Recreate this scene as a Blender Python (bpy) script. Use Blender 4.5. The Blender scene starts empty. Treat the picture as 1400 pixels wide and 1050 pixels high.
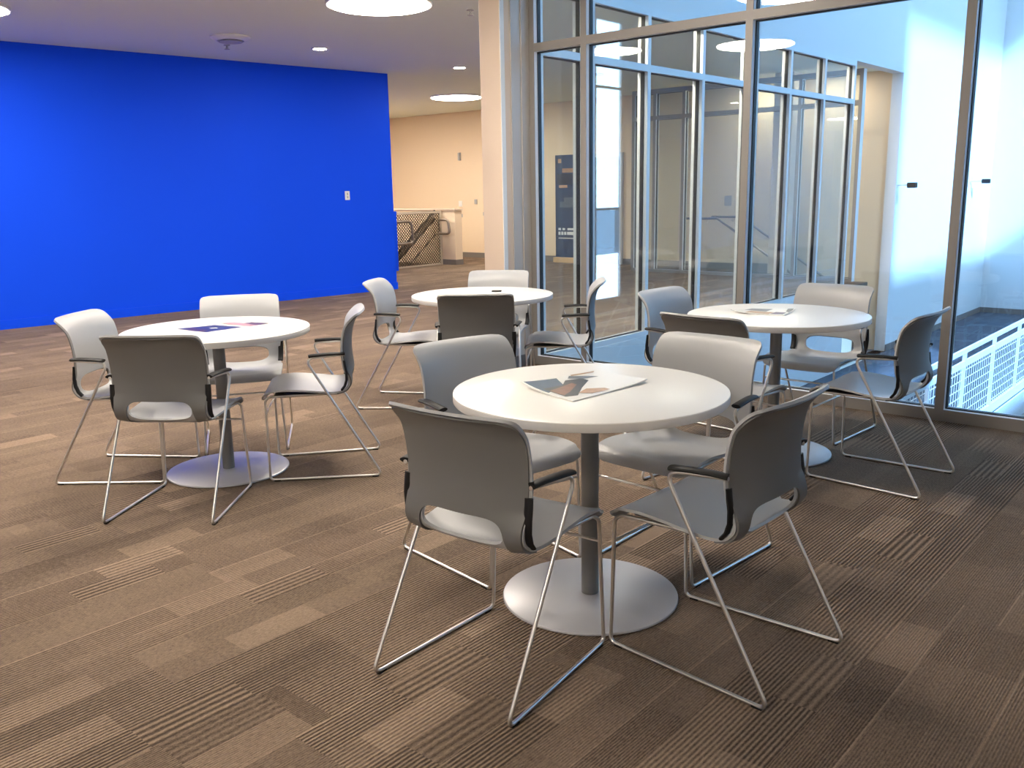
import bpy, bmesh, math, random
from mathutils import Vector, Matrix
random.seed(4)
SC = bpy.context.scene
COL = SC.collection
PI = math.pi
# ------------------------------------------------------------------ frames
# world: camera above the origin looking along +Y.  Building axes (u, v): u along the glass partition, v into the atrium.
P0 = Vector((1.9, 5.72, 0.0)); ANG = math.radians(-41.0)
RUV = Matrix.Translation(P0) @ Matrix.Rotation(ANG, 4, 'Z')
def W(u, v, z=0.0): return RUV @ Vector((u, v, z))
CEIL = 3.02
LOW = -1.15          # floor of the walkway inside the atrium
PIT = -5.0           # bottom of the atrium

# ------------------------------------------------------------------ materials
class N:
    """tiny wrapper so node maths reads like maths"""
    def __init__(s, nt, sock): s.nt, s.s = nt, sock
    def _m(s, op, *o):
        n = s.nt.nodes.new('ShaderNodeMath'); n.operation = op
        for i, x in enumerate((s,) + o):
            if isinstance(x, N): s.nt.links.new(x.s, n.inputs[i])
            else: n.inputs[i].default_value = x
        return N(s.nt, n.outputs[0])
    def __add__(s, o): return s._m('ADD', o)
    def __sub__(s, o): return s._m('SUBTRACT', o)
    def __mul__(s, o): return s._m('MULTIPLY', o)
    def __truediv__(s, o): return s._m('DIVIDE', o)
    def floor(s): return s._m('FLOOR')
    def fract(s): return s._m('FRACT')
    def sin(s): return s._m('SINE')
    def abs(s): return s._m('ABSOLUTE')
    def lt(s, o): return s._m('LESS_THAN', o)
    def gt(s, o): return s._m('GREATER_THAN', o)
    def pow(s, o): return s._m('POWER', o)
    def min(s, o): return s._m('MINIMUM', o)
    def max(s, o): return s._m('MAXIMUM', o)

def bsdf(name, col, rough=0.5, metal=0.0, spec=0.5, noise=0.0, nscale=30.0, bump=0.0, bscale=200.0, coat=0.0):
    m = bpy.data.materials.new(name); m.use_nodes = True
    nt = m.node_tree; b = nt.nodes['Principled BSDF']
    b.inputs['Base Color'].default_value = (*col, 1)
    b.inputs['Roughness'].default_value = rough
    b.inputs['Metallic'].default_value = metal
    b.inputs['Specular IOR Level'].default_value = spec
    if coat: b.inputs['Coat Weight'].default_value = coat
    tc = nt.nodes.new('ShaderNodeTexCoord')
    if noise:
        n = nt.nodes.new('ShaderNodeTexNoise'); n.inputs['Scale'].default_value = nscale; n.inputs['Detail'].default_value = 4
        nt.links.new(tc.outputs['Object'], n.inputs['Vector'])
        mx = nt.nodes.new('ShaderNodeMix'); mx.data_type = 'RGBA'
        mx.inputs['A'].default_value = (*[c*(1-noise) for c in col], 1)
        mx.inputs['B'].default_value = (*[min(1, c*(1+noise)) for c in col], 1)
        nt.links.new(n.outputs['Fac'], mx.inputs['Factor']); nt.links.new(mx.outputs['Result'], b.inputs['Base Color'])
    if bump:
        n = nt.nodes.new('ShaderNodeTexNoise'); n.inputs['Scale'].default_value = bscale
        nt.links.new(tc.outputs['Object'], n.inputs['Vector'])
        bp = nt.nodes.new('ShaderNodeBump'); bp.inputs['Strength'].default_value = bump; bp.inputs['Distance'].default_value = 0.002
        nt.links.new(n.outputs['Fac'], bp.inputs['Height']); nt.links.new(bp.outputs[0], b.inputs['Normal'])
    return m

def emit(name, col, strength, see_through=0.0):
    m = bpy.data.materials.new(name); m.use_nodes = True; nt = m.node_tree; nt.nodes.clear()
    o = nt.nodes.new('ShaderNodeOutputMaterial'); e = nt.nodes.new('ShaderNodeEmission')
    e.inputs[0].default_value = (*col, 1); e.inputs[1].default_value = strength
    if see_through:
        t = nt.nodes.new('ShaderNodeBsdfTransparent'); a = nt.nodes.new('ShaderNodeAddShader')
        t.inputs[0].default_value = (see_through,)*3 + (1,)
        nt.links.new(e.outputs[0], a.inputs[0]); nt.links.new(t.outputs[0], a.inputs[1]); nt.links.new(a.outputs[0], o.inputs[0])
    else: nt.links.new(e.outputs[0], o.inputs[0])
    return m

def glass(name, tint=(0.93, 0.97, 0.97), refl=1.25, f0=0.045):
    m = bpy.data.materials.new(name); m.use_nodes = True; nt = m.node_tree; nt.nodes.clear()
    o = nt.nodes.new('ShaderNodeOutputMaterial')
    t = nt.nodes.new('ShaderNodeBsdfTransparent'); t.inputs[0].default_value = (*tint, 1)
    g = nt.nodes.new('ShaderNodeBsdfGlossy'); g.inputs['Roughness'].default_value = 0.0
    geo = nt.nodes.new('ShaderNodeNewGeometry')
    d = nt.nodes.new('ShaderNodeVectorMath'); d.operation = 'DOT_PRODUCT'
    nt.links.new(geo.outputs['Normal'], d.inputs[0]); nt.links.new(geo.outputs['Incoming'], d.inputs[1])
    c = N(nt, d.outputs['Value']).abs()
    one = c*(-1.0) + 1.0
    F = (one.pow(5.0)*(1-f0) + f0)*refl
    F = F.min(1.0)
    mx = nt.nodes.new('ShaderNodeMixShader')
    nt.links.new(F.s, mx.inputs[0]); nt.links.new(t.outputs[0], mx.inputs[1]); nt.links.new(g.outputs[0], mx.inputs[2])
    nt.links.new(mx.outputs[0], o.inputs[0])
    return m

def carpet(name, tan=(0.205, 0.150, 0.108), dark=(0.070, 0.050, 0.037)):
    """plank-like carpet tiles: strips along v, each cell with its own tone, rib pitch and rib contrast"""
    m = bpy.data.materials.new(name); m.use_nodes = True; nt = m.node_tree; b = nt.nodes['Principled BSDF']
    b.inputs['Roughness'].default_value = 0.95; b.inputs['Specular IOR Level'].default_value = 0.15
    tc = nt.nodes.new('ShaderNodeTexCoord'); sp = nt.nodes.new('ShaderNodeSeparateXYZ')
    nt.links.new(tc.outputs['Object'], sp.inputs[0])
    u, v = N(nt, sp.outputs[0]) + 40.0, N(nt, sp.outputs[1]) + 40.0
    def white(a, bb, seed):
        c = nt.nodes.new('ShaderNodeCombineXYZ'); nt.links.new(a.s, c.inputs[0]); nt.links.new(bb.s, c.inputs[1]); c.inputs[2].default_value = seed
        w = nt.nodes.new('ShaderNodeTexWhiteNoise'); w.noise_dimensions = '3D'; nt.links.new(c.outputs[0], w.inputs['Vector'])
        return N(nt, w.outputs['Value'])
    zero = u*0.0
    def cells(wu, lv, seed):
        cu = (u/wu).floor(); off = white(cu, zero, seed)
        cv = (v/lv + off*3.7).floor()
        return cu, cv
    a_u, a_v = cells(0.25, 0.92, 1.0)      # planks
    b_u, b_v = cells(0.125, 0.31, 2.0)     # blocks inside them
    c_u, c_v = cells(0.0625, 0.62, 3.0)    # narrow strips
    ra, rb, rc = white(a_u, a_v, 5.0), white(b_u, b_v, 6.0), white(c_u, c_v, 7.0)
    rib_sel = white(b_u, b_v, 8.0); rib_sel2 = white(a_u, a_v, 9.0)
    # tone
    tone = ra*0.16 + rb*0.12 + rc*0.12 + 0.25
    lightblock = rb.gt(0.90)*0.20 + (white(b_u, b_v, 12.0).lt(0.08))*(-0.08)
    # ribs: two pitches, and a broad one on a few light blocks
    ribA = (u*(2*PI/0.0135)).sin()*0.5 + 0.5
    ribB = (u*(2*PI/0.0080)).sin()*0.5 + 0.5
    ribC = (u*(2*PI/0.0260)).sin()*0.5 + 0.5
    useA = rib_sel2.gt(0.45); useC = white(b_u, b_v, 14.0).gt(0.92)
    rib = ribA*useA + ribB*(useA*(-1.0) + 1.0)
    rib = rib*(useC*(-1.0) + 1.0) + ribC*useC
    def noise3(su, sv, det):
        n = nt.nodes.new('ShaderNodeTexNoise'); n.inputs['Scale'].default_value = 1.0; n.inputs['Detail'].default_value = det
        cmb = nt.nodes.new('ShaderNodeCombineXYZ'); nt.links.new((u*su).s, cmb.inputs[0]); nt.links.new((v*sv).s, cmb.inputs[1])
        nt.links.new(cmb.outputs[0], n.inputs['Vector']); return N(nt, n.outputs['Fac'])
    fleck = noise3(150.0, 62.0, 2)*0.6 + noise3(330.0, 240.0, 1)*0.4
    ribamp = rib_sel*0.38 + useA*0.44 + 0.18 - useC*0.12
    fu = (u/0.125).fract(); lu, lv2 = (u/0.125).floor(), (v/1.15 + white((u/0.125).floor(), zero, 20.0)*5.0).floor()
    line = fu.lt(0.045)*(white(lu, lv2, 21.0).gt(0.80))*0.42
    val = tone + lightblock + (rib - 0.5)*ribamp + (fleck - 0.5)*1.5 + line
    val = val.max(0.0).min(1.25)
    mx = nt.nodes.new('ShaderNodeMix'); mx.data_type = 'RGBA'; mx.clamp_factor = False
    mx.inputs['A'].default_value = (*dark, 1); mx.inputs['B'].default_value = (*[c*1.62 for c in tan], 1)
    nt.links.new(val.s, mx.inputs['Factor']); nt.links.new(mx.outputs['Result'], b.inputs['Base Color'])
    bp = nt.nodes.new('ShaderNodeBump'); bp.inputs['Strength'].default_value = 1.0; bp.inputs['Distance'].default_value = 0.0034
    nt.links.new((rib*(ribamp + 0.1) + fleck*0.8).s, bp.inputs['Height']); nt.links.new(bp.outputs[0], b.inputs['Normal'])
    return m

M = dict(
    carpet=carpet('carpet'), carpet_low=carpet('carpet_walkway', (0.10, 0.115, 0.14), (0.045, 0.055, 0.07)),
    blue=bsdf('blue_paint', (0.004, 0.072, 0.86), 0.6, spec=0.12, bump=0.05, bscale=300),
    white_paint=bsdf('white_paint', (0.80, 0.80, 0.79), 0.6, spec=0.3, bump=0.05, bscale=250),
    ceiling=bsdf('ceiling_paint', (0.83, 0.88, 0.78), 0.8, spec=0.2, bump=0.1, bscale=150),
    beige=bsdf('beige_paint', (0.82, 0.66, 0.48), 0.6, spec=0.3, bump=0.05, bscale=250),
    column=bsdf('column_paint', (0.68, 0.55, 0.44), 0.55, spec=0.3),
    base_grey=bsdf('grey_rubber_base', (0.20, 0.18, 0.165), 0.5),
    alu=bsdf('daylit_aluminium', (0.80, 0.81, 0.81), 0.42, metal=0.0),  # whitened: daylight on the mullion sides is put into the colour
    cap=bsdf('shaded_aluminium', (0.27, 0.25, 0.235), 0.45, metal=0.2),  # room side of the mullions, its shade put into a darker colour
    jamb=bsdf('grey_metal_jamb', (0.50, 0.465, 0.435), 0.45, metal=0.1),
    gasket=bsdf('black_rubber_gasket', (0.012, 0.013, 0.015), 0.55),
    glass=glass('clear_glass'), glass_far=glass('clear_glass_far', (0.94, 0.97, 0.97), 1.35),
    shell=bsdf('light_grey_plastic', (0.415, 0.425, 0.44), 0.40, bump=0.12, bscale=900),
    cover=bsdf('dark_grey_plastic', (0.145, 0.145, 0.143), 0.42, bump=0.12, bscale=900),
    steel=bsdf('satin_chrome', (0.74, 0.72, 0.69), 0.33, metal=1.0),
    black=bsdf('black_plastic', (0.010, 0.010, 0.011), 0.5, spec=0.25),
    laminate=bsdf('white_laminate', (0.86, 0.84, 0.81), 0.28),
    edge=bsdf('white_edge_band', (0.70, 0.68, 0.66), 0.4),
    post=bsdf('grey_metal_paint', (0.20, 0.20, 0.20), 0.35, metal=0.3),
    plate=bsdf('silver_metal_paint', (0.50, 0.50, 0.53), 0.32, metal=0.2, noise=0.04, nscale=6),
    rail_white=bsdf('white_metal_paint', (0.82, 0.83, 0.84), 0.4),
    white_plastic=bsdf('white_plastic', (0.80, 0.80, 0.78), 0.4),
    grey_plastic=bsdf('grey_plastic', (0.42, 0.41, 0.40), 0.45),
    dark_metal=bsdf('dark_bronze_metal', (0.055, 0.045, 0.038), 0.4, metal=0.5),
    tan_metal=bsdf('tan_metal_paint', (0.48, 0.40, 0.31), 0.42),
    door=bsdf('slate_door_paint', (0.15, 0.17, 0.20), 0.5),
    wood=bsdf('light_wood', (0.62, 0.42, 0.22), 0.5, noise=0.15, nscale=14),
    paper=bsdf('glossy_white_paper', (0.84, 0.83, 0.80), 0.3),
    navy=bsdf('navy_ink', (0.012, 0.025, 0.16), 0.3), navy_banner=bsdf('navy_banner', (0.02, 0.035, 0.085), 0.6, noise=0.4, nscale=5),
    pink=bsdf('pink_ink', (0.50, 0.27, 0.32), 0.3, noise=0.25, nscale=40), plum=bsdf('plum_ink', (0.08, 0.04, 0.11), 0.3, noise=0.3, nscale=50),
    rust=bsdf('rust_photo_ink', (0.25, 0.085, 0.032), 0.3, noise=0.5, nscale=45), sky_ink=bsdf('blue_photo_ink', (0.022, 0.050, 0.12), 0.3, noise=0.3, nscale=30),
    umber=bsdf('dark_photo_ink', (0.022, 0.017, 0.020), 0.3, noise=0.5, nscale=50), tan_ink=bsdf('tan_photo_ink', (0.45, 0.26, 0.14), 0.35, noise=0.3, nscale=60),
    slate_ink=bsdf('slate_photo_ink', (0.12, 0.135, 0.16), 0.3, noise=0.4, nscale=60),
    outer_wall=bsdf('grey_wall_paint', (0.30, 0.31, 0.32), 0.6),
    brown_metal=bsdf('brown_metal_paint', (0.10, 0.07, 0.042), 0.5), rail_metal=bsdf('grey_brown_metal', (0.26, 0.21, 0.165), 0.35, metal=0.4),
    rail_grey=bsdf('grey_steel_rail', (0.22, 0.21, 0.20), 0.4, metal=0.4),
    leaf=bsdf('shrub_leaf', (0.16, 0.42, 0.36), 0.6, noise=0.4, nscale=9), pavement=bsdf('pale_paving', (0.75, 0.75, 0.74), 0.8),
    lamp=emit('warm_lamp_diffuser', (1.0, 0.89, 0.76), 30.0), downlamp=emit('downlight_lens', (1.0, 0.84, 0.68), 190.0),
    day_window=emit('daylit_window', (0.44, 0.68, 1.0), 14.0), high_window=glass('clear_glass_outer', (0.95, 0.98, 0.98), 1.0),
)

# ------------------------------------------------------------------ mesh helpers
def box(bm, x0, x1, y0, y1, z0, z1, mi=0):
    vs = [bm.verts.new((x, y, z)) for z in (z0, z1) for y in (y0, y1) for x in (x0, x1)]
    for f in ((0, 2, 3, 1), (4, 5, 7, 6), (0, 1, 5, 4), (2, 6, 7, 3), (0, 4, 6, 2), (1, 3, 7, 5)):
        bm.faces.new([vs[i] for i in f]).material_index = mi
def rbox(bm, x0, x1, y0, y1, z0, z1, r=0.004, seg=2, mi=0):
    b2 = bmesh.new(); box(b2, x0, x1, y0, y1, z0, z1, mi)
    bmesh.ops.bevel(b2, geom=list(b2.edges), offset=r, segments=seg, profile=0.5, affect='EDGES')
    for f in b2.faces: f.smooth = False
    me = bpy.data.meshes.new('tmp'); b2.to_mesh(me); b2.free(); bm.from_mesh(me); bpy.data.meshes.remove(me)
def fillet(pts, rad, seg=5):
    pts = [Vector(p) for p in pts]; out = [pts[0]]
    for i in range(1, len(pts)-1):
        r = rad[i] if isinstance(rad, (list, tuple)) else rad
        a, b, c = pts[i-1], pts[i], pts[i+1]
        d1, d2 = (a-b).normalized(), (c-b).normalized()
        ang = d1.angle(d2); t = min(r/math.tan(ang/2), (a-b).length*.48, (c-b).length*.48)
        p, q = b+d1*t, b+d2*t
        for k in range(seg+1):
            s = k/seg; out.append(p*(1-s)**2 + b*2*s*(1-s) + q*s*s)
    out.append(pts[-1]); return out
def tube(bm, pts, r, n=10, rz=None, up=None, cap=True):
    """sweep an ellipse (r across, rz along 'up') down a polyline"""
    pts = [Vector(p) for p in pts]; rings = []; prev = None
    for i, p in enumerate(pts):
        t = (pts[min(i+1, len(pts)-1)] - pts[max(i-1, 0)]).normalized()
        if up is not None: a = t.cross(Vector(up)).normalized()
        elif prev is None: a = t.cross(Vector((0, 0, 1)) if abs(t.z) < .9 else Vector((1, 0, 0))).normalized()
        else: a = (prev - t*prev.dot(t)).normalized()
        prev = a; b = t.cross(a)
        rings.append([bm.verts.new(p + a*r*math.cos(2*PI*k/n) + b*(rz or r)*math.sin(2*PI*k/n)) for k in range(n)])
    for A, B in zip(rings, rings[1:]):
        for k in range(n):
            f = bm.faces.new((A[k], A[(k+1) % n], B[(k+1) % n], B[k])); f.smooth = True
    if cap:
        bm.faces.new(rings[0][::-1]); bm.faces.new(rings[-1])
def lathe(bm, prof, n=48, mi=None, cx=0, cy=0):
    """prof: list of (r, z); mi: material index per segment"""
    rings = []
    for r, z in prof:
        rings.append([bm.verts.new((cx, cy, z))] if r == 0 else [bm.verts.new((cx+r*math.cos(2*PI*k/n), cy+r*math.sin(2*PI*k/n), z)) for k in range(n)])
    for i, (A, B) in enumerate(zip(rings, rings[1:])):
        for k in range(n):
            a = [A[0]] if len(A) == 1 else [A[k], A[(k+1) % n]]
            b = [B[0]] if len(B) == 1 else [B[(k+1) % n], B[k]]
            f = bm.faces.new(a + b); f.smooth = True
            if mi: f.material_index = mi[i]
def prism(bm, poly, z0, z1, mi=0):
    a = [bm.verts.new((x, y, z0)) for x, y in poly]; b = [bm.verts.new((x, y, z1)) for x, y in poly]
    bm.faces.new(b).material_index = mi; bm.faces.new(a[::-1]).material_index = mi
    for i in range(len(poly)):
        j = (i+1) % len(poly); bm.faces.new((a[i], a[j], b[j], b[i])).material_index = mi
def obj(name, bm, mats, parent=None, uv=False, smooth=None):
    bmesh.ops.recalc_face_normals(bm, faces=list(bm.faces))
    me = bpy.data.meshes.new(name); bm.to_mesh(me); bm.free()
    for m in (mats if isinstance(mats, (list, tuple)) else [mats]): me.materials.append(M[m])
    if smooth is not None: me.set_sharp_from_angle(angle=math.radians(smooth))
    o = bpy.data.objects.new(name, me); COL.objects.link(o)
    if parent: o.parent = parent
    elif uv: o.matrix_world = RUV
    return o
def tag(o, label, cat, group=None):
    o['label'] = label; o['category'] = cat
    if group: o['group'] = group
    return o
def thing(name, label, cat, loc=(0, 0, 0), rz=0.0, group=None):
    o = bpy.data.objects.new(name, None); COL.objects.link(o); o.empty_display_size = .1
    o.location = loc; o.rotation_euler = (0, 0, rz); return tag(o, label, cat, group)
def struct_root(name, loc=None):
    o = bpy.data.objects.new(name, None); COL.objects.link(o); o['kind'] = 'structure'
    o.matrix_world = RUV if loc is None else loc; return o
def struct(name, bm, mats, uv=True, parent=None, smooth=None):
    o = obj(name, bm, mats, parent, uv, smooth)
    if parent is None: o['kind'] = 'structure'
    return o
def ubox(name, mats, *boxes, parent=None, uv=True):
    bm = bmesh.new()
    for b in boxes: box(bm, *b)
    return struct(name, bm, mats, uv, parent)
def part(name, mats, parent, *boxes, r=0):
    bm = bmesh.new()
    for b in boxes: rbox(bm, *b, r=r) if r else box(bm, *b)
    return obj(name, bm, mats, parent)

# ------------------------------------------------------------------ room shell (u, v coordinates)
UL, UR, VB, VH = -14.0, 4.2, -8.0, 8.6       # room limits; VH is the far hallway wall
SU0, SU1, SV0, SV1 = -4.6, -2.46, 7.62, 8.6  # stairwell beside the far glazing
QU0, QU1, QV0, QV1 = -11.9, -10.32, 4.4, 6.93  # stairwell behind the blue wall
bm = bmesh.new()
def fl(u0, u1, v0, v1): box(bm, u0, u1, v0, v1, -0.2, 0.0)
fl(UL, UR, VB, 0.05); fl(UL, QU0, 0.05, VH); fl(QU0, QU1, 0.05, QV0); fl(QU0, QU1, QV1, VH)
fl(QU1, SU0, 0.05, VH); fl(SU0, -2.30, 0.05, SV0)
struct('floor', bm, 'carpet')
ubox('floor_walkway', 'carpet_low', (-2.3, -0.03, 0.1, 14.0, LOW-0.25, LOW))
ubox('floor_atrium', 'white_paint', (-2.3, UR, 0.0, 14.0, PIT-0.2, PIT))
ubox('ceiling', 'ceiling', (UL, UR, VB, 0.05, CEIL, CEIL+.15), (UL, -2.46, 0.05, VH, CEIL, CEIL+.15))
ubox('ceiling_atrium', 'white_paint', (-2.46, UR+.2, 0.05, 14.2, 9.4, 9.6))
ubox('wall_rear', 'white_paint', (UL, UR, VB-.15, VB, 0, CEIL))
ubox('wall_right', 'white_paint', (UR, UR+.15, VB, 0.0, 0, CEIL))
ubox('wall_west', 'beige', (UL-.15, UL, VB, VH, 0, CEIL))
ubox('wall_hallway', 'beige', (UL, -2.46, VH, VH+.15, LOW-.2, CEIL+.15))
ubox('baseboard_hallway', 'base_grey', (UL, SU0-.12, VH-.012, VH, 0.0, 0.105))
# walls of the atrium
ubox('wall_header', 'white_paint', (-2.46, -2.30, 0.05, 8.55, 2.955, 9.4))
ubox('wall_spandrel', 'white_paint', (-2.46, -2.285, 0.0, 6.72, PIT, 0.0), (-2.46, -2.30, 6.72, 14.0, PIT, LOW))
ubox('wall_pier', 'white_paint', (-2.46, -2.30, 8.55, 14.0, LOW, 9.4))
ubox('wall_back', 'white_paint', (-2.46, UR+.2, 14.0, 14.2, PIT, 9.4))
ubox('wall_front', 'white_paint', (-2.46, UR+.2, 0.0, 0.15, CEIL, 9.4), (-2.46, UR+.2, -.1, 0.1, PIT, -0.2))
ubox('baseboard_pier', 'base_grey', (-2.30, -2.288, 8.55, 14.0, LOW, LOW+.1))
ubox('baseboard_back', 'base_grey', (-2.288, -0.03, 13.988, 14.0, LOW, LOW+.1))
# outer wall of the atrium with its two window openings and an added unseen one for sun
WV0, WV1, WZ0, WZ1 = 10.12, 11.10, -0.95, 4.75
HV0, HV1, HZ0, HZ1 = 4.65, 11.6, 5.2, 9.0
LV0, LV1, LZ0, LZ1 = 0.3, 5.6, 2.15, 3.95
ubox('wall_outer', 'outer_wall', (UR, UR+.2, 0.0, 14.2, PIT, WZ0), (UR, UR+.2, 0.0, WV0, WZ0, LZ0), (UR, UR+.2, 0.0, LV0, LZ0, LZ1), (UR, UR+.2, LV1, WV0, LZ0, LZ1), (UR, UR+.2, 0.0, WV0, LZ1, WZ1), (UR, UR+.2, WV1, 14.2, WZ0, WZ1),
     (UR, UR+.2, 0.0, 14.2, WZ1, HZ0), (UR, UR+.2, 0.0, HV0, HZ0, HZ1), (UR, UR+.2, HV1, 14.2, HZ0, HZ1), (UR, UR+.2, 0.0, 14.2, HZ1, 9.6))
w = struct_root('window_4')
part('pane', 'day_window', w, (UR+.09, UR+.11, WV0, WV1, 0.965, WZ1))
part('pane', 'day_window', w, (UR+.09, UR+.11, WV0, WV1, WZ0, 0.0))
part('pane', 'high_window', w, (UR+.09, UR+.10, WV0, WV1, 0.0, 0.965))
part('window_frame', 'jamb', w, (UR+.02, UR+.08, WV0, WV0+.04, WZ0, WZ1), (UR+.02, UR+.08, WV1-.04, WV1, WZ0, WZ1),
     (UR+.02, UR+.08, WV0+.04, WV1-.04, 3.42, 3.47), (UR+.02, UR+.08, WV0+.04, WV1-.04, 0.94, 0.99))
w = struct_root('window_5')
part('pane', 'high_window', w, (UR+.09, UR+.11, HV0, HV1, HZ0, HZ1))
w = struct_root('added_sun_window')  # unseen opening added to let sun onto the white guardrail
part('pane', 'high_window', w, (UR+.09, UR+.11, LV0, LV1, LZ0, LZ1))

ubox('ground_outside', 'pavement', (UR+.2, 14.0, 4.0, 26.0, -1.05, -.95))
rng = random.Random(9)
for q, (hu, hv, hr) in enumerate(((6.6, 11.1, .50), (6.9, 12.3, .55), (7.4, 13.4, .6))):
    t = thing('shrub', 'teal shrub outside the tall window, mirrored in the far glass, %s' % ('nearest of three', 'middle of three', 'farthest of three')[q], 'shrub', W(hu, hv, -.95), 0, 'shrubs outside the tall window')
    bm = bmesh.new()
    for i in range(420):
        d = Vector((rng.gauss(0, 1), rng.gauss(0, 1), rng.gauss(0, 1))).normalized()*hr*(.55+.45*rng.random()); d.z = d.z*1.25 + 1.05
        n_ = Vector((rng.gauss(0, 1), rng.gauss(0, 1), rng.gauss(0, 1))).normalized(); a = n_.orthogonal().normalized()*.07; b_ = n_.cross(a).normalized()*.035
        bm.faces.new([bm.verts.new(d+a), bm.verts.new(d+b_), bm.verts.new(d-a), bm.verts.new(d-b_)])
    obj('foliage', bm, 'leaf', t)
    bm = bmesh.new()
    for x in (-.08, .02, .1): tube(bm, [(x, 0, 0), (x*2.5, x, 1.0)], .018, 6)
    obj('stem', bm, 'wood', t)
# the blue wall
A, B = Vector((-5.60, 9.72, 0)), Vector((-1.666, 13.249, 0))
dB = (B-A).normalized(); angB = math.atan2(dB.y, dB.x); LB = 14.0
RB = Matrix.Translation(B) @ Matrix.Rotation(angB, 4, 'Z')
def bluebox(name, mat, *bs, parent=None):
    bm = bmesh.new()
    for b in bs: box(bm, *b)
    o = obj(name, bm, mat); o.matrix_world = RB; o['kind'] = 'structure'; return o
bluebox('wall_left', 'blue', (-LB, 0, 0, 0.25, 0, CEIL))
bluebox('baseboard_left', 'blue', (-LB, 0.012, -0.012, 0, 0, 0.10), (0, 0.012, 0, 0.25, 0, 0.10))

# column at the glass corner, with the metal jamb beside it
bm = bmesh.new(); rbox(bm, -2.515, -2.305, -0.31, 0.0, 0, CEIL, r=0.012, seg=3)
struct('column', bm, 'column', smooth=40)
ubox('trim_1', 'jamb', (-2.515, -2.296, -0.196, 0.06, 0.0, CEIL), (-2.515, -2.285, -0.088, 0.06, 0.0, CEIL))
ubox('highlight_strip', 'alu', (-2.3045, -2.2985, -.312, -.268, .09, CEIL))  # pale strip standing in for the highlight on the column corner
ubox('baseboard_column', 'base_grey', (-2.525, -2.278, -0.32, 0.0, 0.0, 0.09))

# ------------------------------------------------------------------ glazed partitions
def glazing(name, axis, line, stops, zt, z0, z1, mat_glass, face, mid=0.055, depth=0.11, rail=0.07, head=0.07, trz=0.06, cap=True):
    """axis 'u': runs along u at v = line; axis 'v': runs along v at u = line. stops: mullion centres."""
    root = struct_root(name); h = depth/2
    def B(a0, a1, d0, d1, za, zb): return (a0, a1, line+d0, line+d1, za, zb) if axis == 'u' else (line+d0, line+d1, a0, a1, za, zb)
    g = 0.019
    for i, s in enumerate(stops):
        m = part('mullion', 'alu', root, B(s-mid/2, s+mid/2, -h, h, z0, z1), r=0.002)
        gb = []
        for sd in (-1, 1):
            if (i == 0 and sd < 0) or (i == len(stops)-1 and sd > 0): continue
            e = s + sd*mid/2; gb += [B(min(e, e+sd*.006), max(e, e+sd*.006), -g, g, z0+rail, zt-trz/2), B(min(e, e+sd*.006), max(e, e+sd*.006), -g, g, zt+trz/2, z1-head)]
        part('gasket', 'gasket', m, *gb)
        if cap: part('shaded_face', 'cap', m, B(s-mid/2, s+mid/2, -h-.004, -h, z0, z1))  # darker facing that paints in the dimmer room side
    for s0, s1 in zip(stops, stops[1:]):
        a, b = s0+mid/2, s1-mid/2
        for nm, za, zb in (('sill', z0, z0+rail), ('transom', zt-trz/2, zt+trz/2), ('head_rail', z1-head, z1)):
            t = part(nm, 'alu', root, B(a, b, -h, h, za, zb))
            gg = []
            if nm != 'head_rail': gg.append(B(a, b, -g, g, zb, zb+.006))
            if nm != 'sill': gg.append(B(a, b, -g, g, za-.006, za))
            part('gasket', 'gasket', t, *gg)
            if cap: part('shaded_face', 'cap', t, B(a, b, -h-.003, -h, za, zb))
        for za, zb in ((z0+rail, zt-trz/2), (zt+trz/2, z1-head)):
            part('pane', mat_glass, root, B(a-.004, b+.004, -.005, .005, za-.004, zb+.004))
    return root
glazing('window_1', 'u', 0.055, [-2.258, -1.77, -0.47, 0.835, 2.14, 3.44, 4.17], 2.44, 0.0, CEIL, 'glass', 1, mid=0.05)
glazing('window_2', 'v', -2.345, [0.135, 0.73, 1.71, 2.70, 3.70, 4.72, 5.70, 6.67], 2.44, 0.0, 2.955, 'glass_far', 1, mid=0.05, rail=0.05, cap=False)
glazing('window_3', 'u', 7.57, [-6.27, -5.86, -5.32, -4.30, -3.40, -2.52], 2.50, 0.0, 2.95, 'glass', 1, mid=0.05, rail=0.05)
bm = bmesh.new(); rbox(bm, -3.86, -3.56, 7.64, 7.94, LOW, CEIL, r=0.01); struct('column_stair', bm, 'column')

# ------------------------------------------------------------------ ceiling fittings
def on_ceiling(u, v, z=CEIL): return W(u, v, z)
def k(p, s=0.983): c = (2.319, -5.563); return (c[0]+(p[0]-c[0])*s, c[1]+(p[1]-c[1])*s)
def disc_light(u, v, label, r=0.44):
    t = thing('ceiling_light', label, 'ceiling light', on_ceiling(u, v), 0, 'large round ceiling lights')
    bm = bmesh.new(); lathe(bm, [(r, 0.0), (r+.028, 0.0), (r+.028, -.022), (r+.020, -.028), (r, -.022), (r, 0.0)], 64); obj('rim', bm, 'white_plastic', t, smooth=40)
    bm = bmesh.new(); lathe(bm, [(0, -.003), (r*.999, -.003), (r*.999, -.030), (r*.96, -.036), (0, -.040)], 64); obj('diffuser', bm, 'lamp', t, smooth=40)
disc_light(*k((-4.14, 0.16)), 'large round glowing ceiling light at the top centre of the picture')
disc_light(*k((-9.35, 6.50)), 'large round ceiling light in the far hallway, partly behind the column')
disc_light(-6.62, -2.50, 'large round ceiling light cut off by the top left corner')
disc_light(-2.76, -4.62, 'large round ceiling light over the left seating, seen mirrored in the glass')
disc_light(-4.17, -3.75, 'round ceiling light near the rear left, faintly mirrored in the glass', r=.34)
disc_light(-1.25, -2.15, 'large round ceiling light above the middle of the seating, out of frame')
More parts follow.
